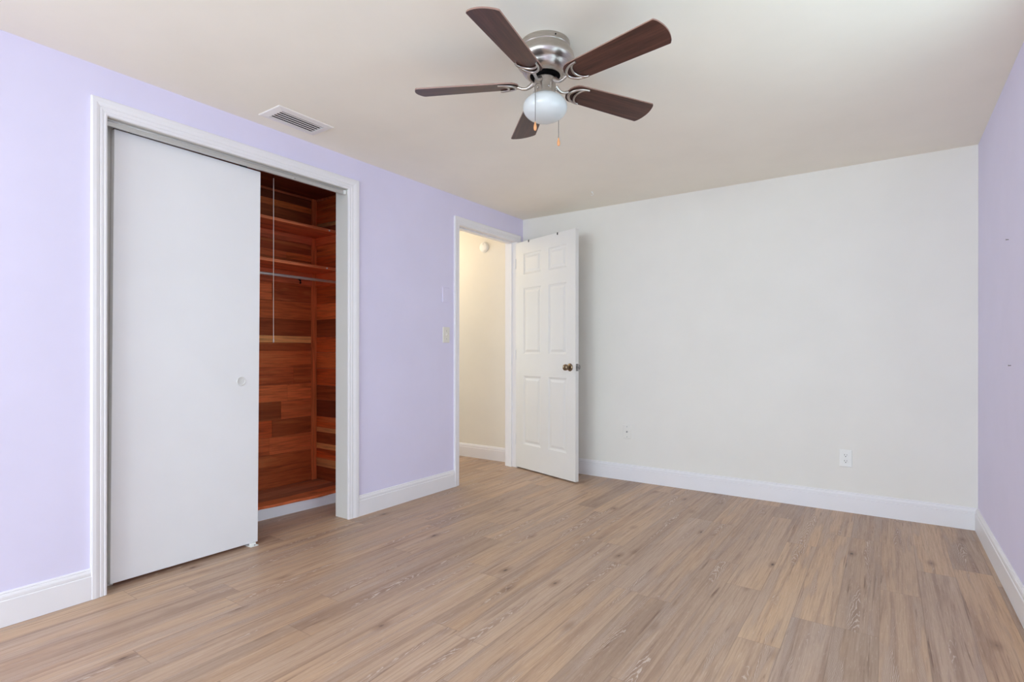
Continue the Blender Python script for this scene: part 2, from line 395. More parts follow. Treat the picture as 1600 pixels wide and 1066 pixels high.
# ================================================================ CLOSET
CK = 3.5
def cdl(c):
    c = lin(c)[:3]; k = min(CK, 0.93/max(c)); return tuple(v*k for v in c) + (1.0,)
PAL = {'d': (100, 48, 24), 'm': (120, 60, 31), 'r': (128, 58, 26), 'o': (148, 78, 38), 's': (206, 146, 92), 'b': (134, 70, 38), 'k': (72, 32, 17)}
def boards(name, rows, place, mat, thick=0.010):
    """rows: list of (z0, z1, [(a0, a1, colour key)]) ; place(a0,a1,z0,z1,t) -> box limits"""
    bm = bmesh.new(); cl = bm.loops.layers.float_color.new('board')
    for z0, z1, segs in rows:
        for a0, a1, ck in segs:
            c = cdl(PAL[ck]); j = random.uniform(0.86, 1.14); c = (c[0]*j, c[1]*j*random.uniform(.95, 1.05), c[2]*j, 1)
            fs = box(bm, *place(a0+0.0008, a1-0.0008, z0+0.0007, z1-0.0007, thick+random.uniform(-0.0012, 0.0012)))
            for f in fs:
                for l in f.loops: l[cl] = c
    return struct(name, bm, mat)
def row(z0, z1, *s):
    # generic boards where the photo's door hides them, then the given ones
    a = s[0][0]; out = []
    m = random.uniform(CY0+0.3, a-0.25)
    out.append((CY0, m, random.choice('mrdbo'))); out.append((m, a, s[0][2])) if False else out.append((m, a, random.choice('mrdb')))
    return (z0, z1, out+list(s))
Z0 = 0.085
rows = [
 row(Z0, .19, (1.75, 2.55, 'm')),
 row(.19, .321, (1.70, 2.09, 'r'), (2.09, 2.55, 'm')),
 row(.321, .447, (1.62, 2.17, 'm'), (2.17, 2.55, 'b')),
 row(.447, .568, (1.90, 2.19, 'r'), (2.19, 2.55, 'd')),
 row(.568, .698, (1.78, 2.26, 'd'), (2.26, 2.55, 'b')),
 row(.698, .819, (1.66, 2.31, 'b'), (2.31, 2.55, 'b')),
 row(.819, .944, (1.85, 2.36, 'm'), (2.36, 2.55, 'm')),
 row(.944, 1.065, (1.72, 2.55, 'm')),
 row(1.065, 1.121, (1.60, 2.55, 'd')),
 row(1.121, 1.172, (1.60, 2.55, 's')),
 row(1.172, 1.293, (1.80, 2.55, 'd')),
 row(1.293, 1.425, (1.67, 2.55, 'm')),
 row(1.425, 1.545, (1.90, 2.19, 'b'), (2.19, 2.55, 'd')),
 row(1.545, 1.640, (1.80, 2.55, 'm')),
 row(1.640, 1.735, (1.70, 2.55, 'd')),
 row(1.735, 1.785, (1.60, 2.30, 'b'), (2.30, 2.55, 'o')),
 row(1.785, 1.865, (1.88, 2.55, 'd')),
 row(1.865, 1.96, (1.70, 2.55, 'm')),
 row(1.96, 2.10, (1.76, 2.55, 'd')),
 row(2.10, 2.145, (1.60, 2.20, 'b'), (2.20, 2.55, 'o')),
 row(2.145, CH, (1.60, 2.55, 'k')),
]
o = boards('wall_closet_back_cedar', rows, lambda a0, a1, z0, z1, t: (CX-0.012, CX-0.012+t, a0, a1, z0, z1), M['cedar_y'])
tag(o, 'reddish cedar boards lining the back of the closet', 'cedar lining')
side = [(Z0, .185, 'd'), (.185, .245, 's'), (.245, .32, 'r'), (.32, .362, 's'), (.362, .447, 'd'), (.447, .482, 's'), (.482, .565, 'r'), (.565, .69, 'k'), (.69, .80, 'd'), (.80, .93, 'r'), (.93, 1.05, 'o'),
        (1.05, 1.17, 'r'), (1.17, 1.30, 'd'), (1.30, 1.42, 'o'), (1.42, 1.54, 'r'), (1.54, 1.66, 'r'), (1.66, 1.78, 'r'), (1.78, 1.88, 'o'), (1.88, 2.0, 'd'), (2.0, 2.03, 's'), (2.03, 2.13, 'r'), (2.13, CH, 'r')]
srows = [(a, b, [(CX, -TH, c)]) for a, b, c in side]
o = boards('wall_closet_right_cedar', srows, lambda a0, a1, z0, z1, t: (a0, a1, CY1+0.012-t, CY1+0.012, z0, z1), M['cedar_x'])
tag(o, 'reddish cedar boards on the right end of the closet', 'cedar lining')
o = boards('wall_closet_left_cedar', srows, lambda a0, a1, z0, z1, t: (a0, a1, CY0-0.012, CY0-0.012+t, z0, z1), M['cedar_x'])
tag(o, 'cedar boards on the left end of the closet', 'cedar lining')
def cedar_box(name, col, mat, parent, *a, bevel=0.0015, kind=False):
    bm = bmesh.new(); cl = bm.loops.layers.float_color.new('board')
    boxes = a if isinstance(a[0], tuple) else (a,)
    for b_ in boxes:
        for f in box(bm, *b_):
            for l in f.loops: l[cl] = cdl(col)
    o = obj(name, bm, mat, parent, bevel=bevel)
    return o
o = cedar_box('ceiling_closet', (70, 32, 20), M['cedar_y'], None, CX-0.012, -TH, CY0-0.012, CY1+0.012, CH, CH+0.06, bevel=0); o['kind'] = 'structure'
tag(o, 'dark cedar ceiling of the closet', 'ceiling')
o = cedar_box('trim_6', (134, 72, 40), M['cedar_z'], None, CX-0.001, CX+0.011, 2.505, 2.548, Z0, CH); o['kind'] = 'structure'
tag(o, 'vertical cedar strip in the back right corner of the closet', 'trim')
o = cedar_box('trim_7', (120, 66, 44), M['cedar_y'], None, (CX-0.001, CX+0.010, CY0, 2.505, CH-0.014, CH), (CX+0.011, -TH, CY1-0.010, CY1+0.001, CH-0.014, CH)); o['kind'] = 'structure'
tag(o, 'thin cedar strip along the closet ceiling edge', 'trim')
# raised closet floor with wavy front edge, on a white riser that recedes slightly to the right
def riser_x(y): return -0.425 + (y-1.83)*(0.046/0.58)
bm = bmesh.new(); cl = bm.loops.layers.float_color.new('board')
N = 60; top = []; bot = []
ys = [CY0-0.01 + (CY1+0.012-CY0+0.01)*i/N for i in range(N+1)]
def edge(y): return riser_x(y) + 0.006 + 0.008*math.sin(y*9.0+0.6) + 0.004*math.sin(y*23)
strips = [CX-0.002, -0.715, -0.60, -0.51]
cols = [(104, 70, 52), (118, 82, 62), (98, 66, 50), (136, 80, 50)]
for i in range(N):
    for s in range(4):
        xa0 = strips[s]; xb0 = strips[s+1] if s < 3 else None
        ya, yb = ys[i], ys[i+1]
        xbA = xb0 if xb0 is not None else edge(ya); xbB = xb0 if xb0 is not None else edge(yb)
        v = [bm.verts.new(q) for q in ((xa0, ya, Z0), (xbA, ya, Z0), (xbB, yb, Z0), (xa0, yb, Z0), (xa0, ya, 0.068), (xbA, ya, 0.068), (xbB, yb, 0.068), (xa0, yb, 0.068))]
        for q in ((0,1,2,3), (7,6,5,4), (1,5,6,2), (0,3,7,4)):
            f = bm.faces.new([v[j] for j in q])
            for l in f.loops: l[cl] = cdl(cols[s] if q != (1,5,6,2) else (168, 88, 52))
bmesh.ops.remove_doubles(bm, verts=bm.verts, dist=1e-5)
o = struct('floor_closet', bm, M['cedar_y']); tag(o, 'raised reddish wood floor of the closet with a wavy front edge', 'floor')
bm = bmesh.new()
ya, yb = CY0-0.01, CY1+0.01
v = [bm.verts.new(q) for q in ((riser_x(ya)-0.02, ya, 0), (riser_x(ya), ya, 0), (riser_x(yb), yb, 0), (riser_x(yb)-0.02, yb, 0), (riser_x(ya)-0.02, ya, 0.068), (riser_x(ya), ya, 0.068), (riser_x(yb), yb, 0.068), (riser_x(yb)-0.02, yb, 0.068))]
for q in ((0,3,2,1), (4,5,6,7), (0,1,5,4), (2,3,7,6), (1,2,6,5), (0,4,7,3)): bm.faces.new([v[j] for j in q])
tag(struct('trim_8', bm, M['riser']), 'white riser board under the raised closet floor', 'trim')
# shelves: board + cleats
def shelf(zf, clh, lab, pin):
    e = tag(empty('closet_shelf', (CX, CY1, zf)), lab, 'shelf', None)
    ox, oy, oz = CX, CY1, zf
    def cb(name, col, mat, *b): 
        bs = b if isinstance(b[0], tuple) else (b,)
        bs = [(q[0]-ox, q[1]-ox, q[2]-oy, q[3]-oy, q[4]-oz, q[5]-oz) for q in bs]
        return cedar_box(name, col, mat, e, *bs)
    cb('shelf_board', (140, 78, 50), M['cedar_y'], CX+0.001, -0.50, CY0+0.002, CY1-0.001, zf-0.020, zf)
    cb('cleat', (128, 66, 42), M['cedar_y'], CX+0.0005, CX+0.018, CY0+0.002, 2.504, zf-0.021-clh, zf-0.0205)
    cb('cleat', (146, 72, 40), M['cedar_x'], CX+0.019, -0.50, CY1-0.019, CY1-0.0005, zf-0.021-clh, zf-0.0205)
    bm = bmesh.new(); lathe(bm, [(0, 0), (0.006, 0), (0.006, 0.003), (0, 0.003)], 12, (-0.50-ox+0.0, pin-oy, -0.011), 'X')
    tag(obj('nail_head', bm, M['plastic'], e), 'pale nail head')
    return e
shelf(1.937, 0.055, 'upper cedar shelf in the closet, near the closet ceiling', 2.445)
low = shelf(1.664, 0.088, 'lower cedar shelf in the closet, just above the hanging rod', 2.425)
bm = bmesh.new(); tube(bm, [(0.0175, 2.385-CY1, -0.068), (0.030, 2.385-CY1, -0.074), (0.045, 2.385-CY1, -0.086), (0.048, 2.385-CY1, -0.098), (0.040, 2.385-CY1, -0.104)], 0.006, 10)
tag(obj('hook', bm, M['black'], low, smooth=True), 'small dark hook on the cleat')
# rod
e = tag(empty('closet_rod', (-0.47, CY1, 1.556)), 'chrome hanging rod under the lower closet shelf', 'rod')
bm = bmesh.new(); tube(bm, [(0, -(CY1-CY0)+0.002, 0.0), (0, -0.002, 0.0)], 0.0095, 20)
obj('rod', bm, M['rod'], e, smooth=True, auto=50)
bm = bmesh.new(); lathe(bm, [(0, 0), (0.024, 0), (0.024, -0.006), (0.015, -0.014), (0, -0.014)], 20, (0, -0.0005, 0), 'Y'); obj('rod_flange', bm, M['chrome'], e, smooth=True, auto=40)
# pull cord
CXR = -0.30
e = tag(empty('pull_cord', (CXR, 1.893, CH)), 'thin white pull cord hanging in the closet opening', 'cord')
bm = bmesh.new(); lathe(bm, [(0, 0), (0.022, 0), (0.022, -0.012), (0.010, -0.03), (0.004, -0.034), (0, -0.034)], 16); obj('cord_switch', bm, M['dark'], e, smooth=True, auto=40)
bm = bmesh.new(); tube(bm, [(0, 0, -0.030), (0, 0, -0.098)], 0.0012, 6); obj('switch_chain', bm, M['dark'], e)
bm = bmesh.new(); tube(bm, [(0, 0, -0.096), (0.0005, -0.0005, -0.5), (0, 0, CH*-1+1.13)], 0.0025, 8); obj('cord', bm, M['cord'], e)
bm = bmesh.new(); lathe(bm, [(0, 1.135-CH), (0.003, 1.133-CH), (0.0048, 1.122-CH), (0.0035, 1.112-CH), (0, 1.112-CH)], 12); obj('cord_knob', bm, M['cord'], e, smooth=True)
# track
e = tag(empty('door_track', (-0.016, CL0, CLZ)), 'grey aluminium sliding door track across the top of the closet opening', 'track')
L_ = CL1-CL0-0.002
bm = bmesh.new()
box(bm, -0.004, 0.0, 0.001, L_-0.02, -0.031, -0.001); box(bm, -0.083, -0.004, 0.001, L_-0.02, -0.004, -0.001)
box(bm, -0.012, -0.004, 0.001, L_-0.02, -0.031, -0.028)
obj('rail', bm, M['alu'], e, bevel=0.0008)
bm = bmesh.new(); tube(bm, [(0.0015, 0.001, -0.010), (0.0015, L_-0.02, -0.010)], 0.0018, 8); obj('bead', bm, M['alu'], e, smooth=True)
bm = bmesh.new(); box(bm, -0.012, 0.004, L_-0.019, L_-0.001, -0.030, -0.004); obj('end_cap', bm, M['plastic'], e, bevel=0.002)
bm = bmesh.new(); lathe(bm, [(0, 0.0), (0.0045, 0.0), (0.003, 0.002), (0, 0.0025)], 12, (0.0, 0.925, -0.022), 'X'); obj('screw', bm, M['chrome'], e, smooth=True)
# sliding door (slab), hung slightly out of plumb
d = empty('door_2', (-0.050, 1.320, 1.03)); d['kind'] = 'structure'
tag(d, 'flat white sliding closet door covering the left half of the opening', 'door')
d.rotation_euler = (R(-0.42), 0, 0)
obj('door_panel', bx(-0.033, 0, -0.352, 0.336, -1.014, 1.020), M['slider'], d, bevel=0.002)
bm = bmesh.new(); c_ = (0.0, 0.236, -0.131)
lathe(bm, [(0.0185, 0.0005), (0.0195, 0.0032), (0.0230, 0.0036), (0.0250, 0.0012), (0.0250, 0.0), ], 32, c_, 'X')
lathe(bm, [(0.0188, 0.0006), (0.012, 0.0004), (0, 0.0004)], 32, c_, 'X')
tag(obj('finger_pull', bm, M['pull'], d, smooth=True, auto=30), 'round recessed finger pull')
for yy in (-0.27, 0.25):
    bm = bmesh.new(); box(bm, -0.022, -0.018, yy-0.02, yy+0.02, 1.018, 1.034); lathe(bm, [(0, -0.004), (0.010, -0.004), (0.010, 0.004), (0, 0.004)], 16, (-0.026, yy, 1.030), 'X')
    tag(obj('roller', bm, M['black'], d), 'dark roller hanger')
e = tag(empty('floor_guide', (-0.068, 1.615, 0.0)), 'small pale plastic guide on the floor under the sliding door corner', 'guide')
bm = bmesh.new(); box(bm, -0.030, 0.045, -0.022, 0.022, 0, 0.004); box(bm, 0.022, 0.026, -0.018, 0.018, 0.004, 0.016); box(bm, -0.022, -0.018, -0.018, 0.018, 0.004, 0.016)
obj('guide_base', bm, M['plastic'], e, bevel=0.0008)
bm = bmesh.new(); lathe(bm, [(0, 0.0), (0.0045, 0.0), (0.003, 0.002), (0, 0.002)], 12, (0.036, 0.006, 0.004)); obj('screw', bm, M['slot'], e)

# ================================================================ BEDROOM DOOR (six raised panels)
ang = math.atan2(-0.231, 0.729)
d = empty('door_1', (0.004, 4.087, 0.0), ang); d['kind'] = 'structure'
tag(d, 'white six-panel bedroom door standing open against the cream wall', 'door')
DW, DT, DB, DTOP = 0.772, 0.035, 0.012, 2.050
def panel_door():
    # local: u along width (x), v thickness (+y away from camera), z up ; faces at y=0 and y=DT
    cols_ = [(0.108, 0.345), (0.445, 0.667)]
    rws = [(0.228, 0.842), (1.036, 1.628), (1.752, 1.938)]
    bm = bmesh.new()
    xs = [0, cols_[0][0], cols_[0][1], cols_[1][0], cols_[1][1], DW]
    zs = [DB, rws[0][0], rws[0][1], rws[1][0], rws[1][1], rws[2][0], rws[2][1], DTOP]
    for fy, sg in ((0.0, 1), (DT, -1)):
        for i in range(5):
            for j in range(7):
                x0, x1, z0, z1 = xs[i], xs[i+1], zs[j], zs[j+1]
                if i in (1, 3) and j in (1, 3, 5):
                    prev = None
                    for ins, dep in ((0, 0), (0.004, 0.0035), (0.016, 0.0075), (0.022, 0.0075), (0.040, 0.0025), (0.043, 0.0022)):
                        loop = [bm.verts.new((x0+ins, fy+sg*dep, z0+ins)), bm.verts.new((x1-ins, fy+sg*dep, z0+ins)), bm.verts.new((x1-ins, fy+sg*dep, z1-ins)), bm.verts.new((x0+ins, fy+sg*dep, z1-ins))]
                        if prev:
                            for k in range(4): bm.faces.new((prev[k], prev[(k+1) % 4], loop[(k+1) % 4], loop[k]))
                        prev = loop
                    bm.faces.new(prev)
                else:
                    bm.faces.new([bm.verts.new(q) for q in ((x0, fy, z0), (x1, fy, z0), (x1, fy, z1), (x0, fy, z1))])
    for q in (((0,0,DB),(0,DT,DB),(0,DT,DTOP),(0,0,DTOP)), ((DW,0,DB),(DW,DT,DB),(DW,DT,DTOP),(DW,0,DTOP)), ((0,0,DB),(DW,0,DB),(DW,DT,DB),(0,DT,DB)), ((0,0,DTOP),(DW,0,DTOP),(DW,DT,DTOP),(0,DT,DTOP))):
        bm.faces.new([bm.verts.new(p) for p in q])
    bmesh.ops.remove_doubles(bm, verts=bm.verts, dist=1e-5)
    return bm
obj('door_panel', panel_door(), M['door'], d)
KX, KZ = 0.709, 0.932
KP = [(0, 0), (0.032, 0), (0.032, -0.003), (0.027, -0.008), (0.013, -0.011), (0.0115, -0.028), (0.016, -0.034), (0.0235, -0.040), (0.0265, -0.050), (0.0245, -0.060), (0.017, -0.066), (0, -0.068)]
bm = bmesh.new(); lathe(bm, KP, 32, (KX, 0, KZ), 'Y'); tag(obj('door_knob', bm, M['brass'], d, smooth=True, auto=35), 'round antique brass knob')
bm = bmesh.new(); lathe(bm, [(r, DT-z) for r, z in KP], 32, (KX, 0, KZ), 'Y'); tag(obj('door_knob', bm, M['steel'], d, smooth=True, auto=35), 'round knob on the far face')
bm = bmesh.new(); box(bm, DW-0.0003, DW+0.0018, 0.005, 0.030, KZ-0.029, KZ+0.029); box(bm, DW, DW+0.011, 0.011, 0.024, KZ-0.009, KZ+0.009)
tag(obj('latch_plate', bm, M['steel'], d), 'dark metal latch plate on the door edge')
for hz in (0.26, 1.03, 1.86):
    bm = bmesh.new(); tube(bm, [(-0.006, -0.004, hz-0.045), (-0.006, -0.004, hz+0.045)], 0.0055, 12); box(bm, -0.0025, -0.0003, 0.0, 0.030, hz-0.044, hz+0.044)
    tag(obj('hinge', bm, M['trim'], d, smooth=True, auto=40), 'white painted hinge')
for u_, lab in ((0.181, 'black metal hook tip over the bedroom door top, nearer the hinges'), (0.558, 'black metal hook tip over the bedroom door top, nearer the free edge')):
    p0 = Vector((0.004+u_*math.cos(ang), 4.087+u_*math.sin(ang), DTOP))
    bm = bmesh.new(); box(bm, -0.0055, 0.0055, -0.0022, -0.0004, -0.018, 0.0022); box(bm, -0.0055, 0.0055, -0.0022, DT+0.0022, 0.0004, 0.0022); box(bm, -0.0055, 0.0055, DT+0.0004, DT+0.0022, -0.05, 0.0022)
    o = obj('over_door_hook', bm, M['black']); o.location = p0; o.rotation_euler = (0, 0, ang)
    tag(o, lab, 'door hook')

# ================================================================ WALL FITTINGS
def plate(name, loc, nrm, w, h, mat, label, cat, kind):
    """nrm: 'X' plate on the left wall facing +x ; 'Y' on the back wall facing -y ; local x = width, local -y = out"""
    e = empty(name, loc, R(90) if nrm == 'X' else 0.0); tag(e, label, cat)
    bm = bmesh.new()
    rings = []
    for ins, out in ((0, 0), (0, -0.002), (0.003, -0.0048), (0.006, -0.0055)):
        rings.append([bm.verts.new((sx*(w/2-ins), out, sz*(h/2-ins))) for sx, sz in ((-1,-1),(1,-1),(1,1),(-1,1))])
    for a, b in zip(rings, rings[1:]):
        for i in range(4): bm.faces.new((a[i], a[(i+1) % 4], b[(i+1) % 4], b[i]))
    bm.faces.new(rings[-1]); bm.faces.new(rings[0][::-1])
    obj('cover_plate', bm, mat, e)
    F = -0.0055
    if kind == 'toggle':
        bm = bmesh.new(); box(bm, -0.005, 0.005, F-0.0008, F+0.001, -0.012, 0.012); obj('toggle_slot', bm, M['ivory'], e)
        bm = bmesh.new(); v0 = [(-0.0035, F, -0.006), (0.0035, F, -0.006), (0.0035, F, 0.006), (-0.0035, F, 0.006)]; v1 = [(-0.003, F-0.014, 0.004), (0.003, F-0.014, 0.004), (0.003, F-0.012, 0.010), (-0.003, F-0.012, 0.010)]
        a = [bm.verts.new(q) for q in v0]; b = [bm.verts.new(q) for q in v1]
        for i in range(4): bm.faces.new((a[i], a[(i+1) % 4], b[(i+1) % 4], b[i]))
        bm.faces.new(b); bm.faces.new(a[::-1]); obj('toggle', bm, M['ivory'], e)
    if kind in ('toggle', 'blank', 'jack'):
        for z in (-0.030, 0.030) if kind != 'jack' else (-0.042, 0.042):
            bm = bmesh.new(); lathe(bm, [(0, F+0.0002), (0.0032, F+0.0002), (0.0022, F-0.0008), (0, F-0.001)], 12, (0, 0, z), 'Y'); obj('screw', bm, M['steel'] if kind != 'blank' else mat, e, smooth=True)
    if kind == 'jack':
        bm = bmesh.new(); lathe(bm, [(0, F+0.0002), (0.0065, F+0.0002), (0.0065, F-0.002), (0.0045, F-0.002), (0.0045, F-0.008), (0.002, F-0.008), (0, F-0.008)], 16, (0, 0, 0), 'Y'); obj('coaxial_jack', bm, M['steel'], e, smooth=True, auto=30)
    if kind == 'duplex':
        for z in (-0.0195, 0.0195):
            bm = bmesh.new()
            pts = [(0.0165*math.cos(t)*1.0, 0.0135*max(-0.9, min(0.9, math.sin(t)))) for t in [2*PI*i/24 for i in range(24)]]
            a = [bm.verts.new((x, F+0.0003, z+y)) for x, y in pts]; b = [bm.verts.new((x*0.96, F-0.0022, z+y*0.96)) for x, y in pts]
            for i in range(24): bm.faces.new((a[i], a[(i+1) % 24], b[(i+1) % 24], b[i]))
            bm.faces.new(b); s = obj('socket', bm, M['plastic'], e)
            bm = bmesh.new(); G = F-0.0024
            box(bm, -0.0078, -0.0055, G, G+0.0006, z-0.0005, z+0.0080); box(bm, 0.0055, 0.0075, G, G+0.0006, z+0.0005, z+0.0075)
            lathe(bm, [(0, G), (0.0028, G), (0.0028, G+0.0006)], 12, (0, 0, z-0.0066), 'Y'); obj('slots', bm, M['slot'], s)
        bm = bmesh.new(); lathe(bm, [(0, F+0.0002), (0.003, F+0.0002), (0.002, F-0.0008), (0, F-0.001)], 12, (0, 0, 0), 'Y'); obj('screw', bm, M['plastic'], e, smooth=True)
    return e
plate('light_switch', (0.0003, 3.135, 1.187), 'X', 0.076, 0.119, M['ivory'], 'ivory toggle light switch beside the doorway casing', 'switch', 'toggle')
plate('blank_wall_plate', (0.0003, 3.130, 1.494), 'X', 0.078, 0.116, M['lavender'], 'blank cover plate painted lavender above the light switch', 'wall plate', 'blank')
plate('cable_outlet', (1.033, RD-0.0003, 0.399), 'Y', 0.070, 0.114, M['cream'], 'small cable wall plate on the back wall near the open door', 'outlet', 'jack')
plate('power_outlet', (2.568, RD-0.0003, 0.353), 'Y', 0.074, 0.114, M['plastic'], 'white double power outlet low on the back wall at right', 'outlet', 'duplex')
def nail(loc, lab):
    bm = bmesh.new(); lathe(bm, [(0, 0.0), (0.0018, 0.0), (0.0018, -0.008), (0.0036, -0.0085), (0.0036, -0.0095), (0, -0.010)], 10, (0, 0, 0), 'X')
    o = obj('nail', bm, M['steel'], None, smooth=True, auto=30); o.location = loc; tag(o, lab, 'nail')
nail((RW-0.0002, 3.233, 1.557), 'small nail sticking out high on the right lavender wall')
nail((RW-0.0002, 3.175, 0.998), 'small nail lower down on the right lavender wall')
# smoke detector in the hall
e = tag(empty('smoke_detector', (-0.476, HY-0.0003, 2.090)), 'round white smoke detector on the hall wall through the doorway', 'smoke detector')
bm = bmesh.new(); lathe(bm, [(0, 0), (0.050, 0), (0.052, -0.006), (0.051, -0.014), (0, -0.014)], 40, (0, 0, 0), 'Y'); obj('mounting_base', bm, M['plastic'], e, smooth=True, auto=40)
bm = bmesh.new(); lathe(bm, [(0.046, -0.014), (0.0485, -0.018), (0.046, -0.025), (0.036, -0.029), (0.012, -0.030), (0, -0.030)], 40, (0, 0, 0), 'Y'); obj('cover', bm, M['plastic'], e, smooth=True, auto=50)
bm = bmesh.new(); lathe(bm, [(0, -0.0285), (0.006, -0.0285), (0.005, -0.032), (0, -0.032)], 16, (0.0, 0, 0.026), 'Y'); tag(obj('test_button', bm, M['ivory'], e, smooth=True), 'small round test button')
# hall ceiling lamp (its light reaches the hall wall)
e = tag(empty('hall_ceiling_lamp', (-1.05, 3.55, H)), 'round flush lamp on the hall ceiling left of the doorway view', 'lamp')
bm = bmesh.new(); lathe(bm, [(0, 0), (0.14, 0), (0.145, -0.02), (0.13, -0.03), (0, -0.03)], 40); obj('lamp_base', bm, M['nickel'], e, smooth=True, auto=40)
lm = NT('lit_lamp_glass'); lm.b.inputs['Base Color'].default_value = (1, .9, .75, 1); lm.b.inputs['Emission Color'].default_value = (1, .72, .40, 1); lm.b.inputs['Emission Strength'].default_value = 3.0
bm = bmesh.new(); lathe(bm, [(0.128, -0.03), (0.12, -0.06), (0.08, -0.085), (0, -0.095)], 40); obj('lamp_shade', bm, lm.m, e, smooth=True)
l = bpy.data.lights.new('hall_bulb', 'POINT'); l.energy = 9.5; l.color = (1.0, 0.80, 0.54); l.shadow_soft_size = 0.08
o = bpy.data.objects.new('hall_bulb', l); COL.objects.link(o); o.location = (-1.02, 3.62, 2.08)

# ================================================================ CEILING VENT
e = tag(empty('ceiling_vent', (0.203, 1.720, H)), 'white slotted air vent in the ceiling near the closet', 'vent')
bm = bmesh.new(); ox, oy, ix, iy = 0.094, 0.163, 0.058, 0.124
lp = []
for (a, b, z) in ((ox, oy, 0), (ox, oy, -0.002), (ox-0.004, oy-0.004, -0.0045), (ix+0.004, iy+0.004, -0.009), (ix, iy, -0.009), (ix, iy, -0.001)):
    lp.append([bm.verts.new((sx*a, sy*b, z)) for sx, sy in ((-1,-1),(1,-1),(1,1),(-1,1))])
for a, b in zip(lp, lp[1:]):
    for i in range(4): bm.faces.new((a[i], a[(i+1) % 4], b[(i+1) % 4], b[i]))
obj('vent_frame', bm, M['vent'], e)
obj('duct_shade_sheet', bx(-ix+0.0004, ix-0.0004, -iy+0.0004, iy-0.0004, -0.0016, -0.0004), M['ventshade'], e)  # near-black sheet paints the shade of a deeper duct recess
nl = 5
for i in range(nl):
    xc = -ix + (i+0.5)*(2*ix/nl)-0.001
    bm = bmesh.new(); w2 = 0.0078
    a = [(xc+0.0082, -0.0090), (xc+0.0074, -0.0100), (xc-0.0082, -0.0066), (xc-0.0074, -0.0056)]
    v0 = [bm.verts.new((x, -iy+0.001, z)) for x, z in a]; v1 = [bm.verts.new((x, iy-0.001, z)) for x, z in a]
    for k in range(4): bm.faces.new((v0[k], v0[(k+1) % 4], v1[(k+1) % 4], v1[k]))
    bm.faces.new(v0[::-1]); bm.faces.new(v1); obj('louver', bm, M['vent'], e)
# ceiling hook
bm = bmesh.new(); lathe(bm, [(0, 0), (0.008, 0), (0.008, -0.003), (0.003, -0.005), (0.0022, -0.012), (0, -0.012)], 14)
pts = [(0.0, 0, -0.010)] + [(0.010*math.sin(t), 0, -0.020-0.010*-math.cos(t)*1.0) for t in [R(-10+i*26) for i in range(11)]]
tube(bm, pts, 0.0020, 8)
o = obj('ceiling_hook', bm, M['plastic'], None, smooth=True, auto=40); o.location = (0.93, 3.766, H-0.0002); tag(o, 'tiny white screw hook in the ceiling above the open door', 'hook')

# ================================================================ CEILING FAN
FX, FY = 1.664, 1.857
fan = tag(empty('ceiling_fan', (FX, FY, H)), 'flush brushed nickel ceiling fan with five dark walnut blades and a milk glass globe', 'ceiling fan')
def part(name, bm, mat, parent=fan, **k): return obj(name, bm, mat, parent, **k)
bm = bmesh.new(); lathe(bm, [(0, 0), (0.0985, 0), (0.0995, -0.003), (0.0995, -0.020), (0.1005, -0.023), (0.0985, -0.026), (0.095, -0.027)], 64)
part('mounting_ring', bm, M['nickel'], smooth=True, auto=35)
bm = bmesh.new(); lathe(bm, [(0.0965, -0.026), (0.102, -0.028), (0.1085, -0.040), (0.115, -0.050), (0.1175, -0.062), (0.116, -0.073), (0.110, -0.083), (0.102, -0.090), (0.0975, -0.094), (0.0955, -0.101), (0.090, -0.111), (0.080, -0.122), (0.070, -0.127), (0.061, -0.128), (0.060, -0.122)], 64)
part('motor_housing', bm, M['nickel'], smooth=True, auto=35)
for a in (-150, -35, 80, 200):
    bm = bmesh.new(); lathe(bm, [(0, 0.0985), (0.0032, 0.0985), (0.0028, 0.1015), (0, 0.102)], 10, (0, 0, -0.012), 'X'); bmesh.ops.rotate(bm, verts=bm.verts, matrix=Matrix.Rotation(R(a), 3, 'Z')); part('screw', bm, M['slot'])
bm = bmesh.new(); lathe(bm, [(0, -0.118), (0.0615, -0.118), (0.0615, -0.127), (0.056, -0.134), (0.046, -0.140), (0, -0.140)], 40); tag(part('rotor', bm, M['dark'], smooth=True, auto=35), 'black rotor under the housing')
bm = bmesh.new(); lathe(bm, [(0, -0.138), (0.0400, -0.138), (0.0425, -0.141), (0.0425, -0.196), (0.0445, -0.199), (0.0445, -0.204), (0.038, -0.206), (0, -0.206)], 40); kit = part('light_kit', bm, M['nickel'], smooth=True, auto=35)
for i in range(6):
    bm = bmesh.new(); lathe(bm, [(0, 0.0420), (0.0036, 0.0420), (0.0034, 0.0465), (0.0015, 0.048), (0, 0.048)], 10, (0, 0, -0.186), 'X'); bmesh.ops.rotate(bm, verts=bm.verts, matrix=Matrix.Rotation(R(20+60*i), 3, 'Z')); part('thumb_screw', bm, M['nickel'], kit, smooth=True)
# globe
gz = -0.254; GA, GB = 0.0885, 0.056
prof = [(0.040, -0.2045)]
t0 = math.acos(0.043/GA)
for i in range(25):
    t = t0 - (t0+PI/2)*i/24
    prof.append((max(0.0, GA*math.cos(t)), gz+GB*math.sin(t)))
prof[-1] = (0.0, gz-GB)
bm = bmesh.new(); lathe(bm, prof, 56); tag(part('globe', bm, M['milk'], smooth=True), 'unlit white glass globe')
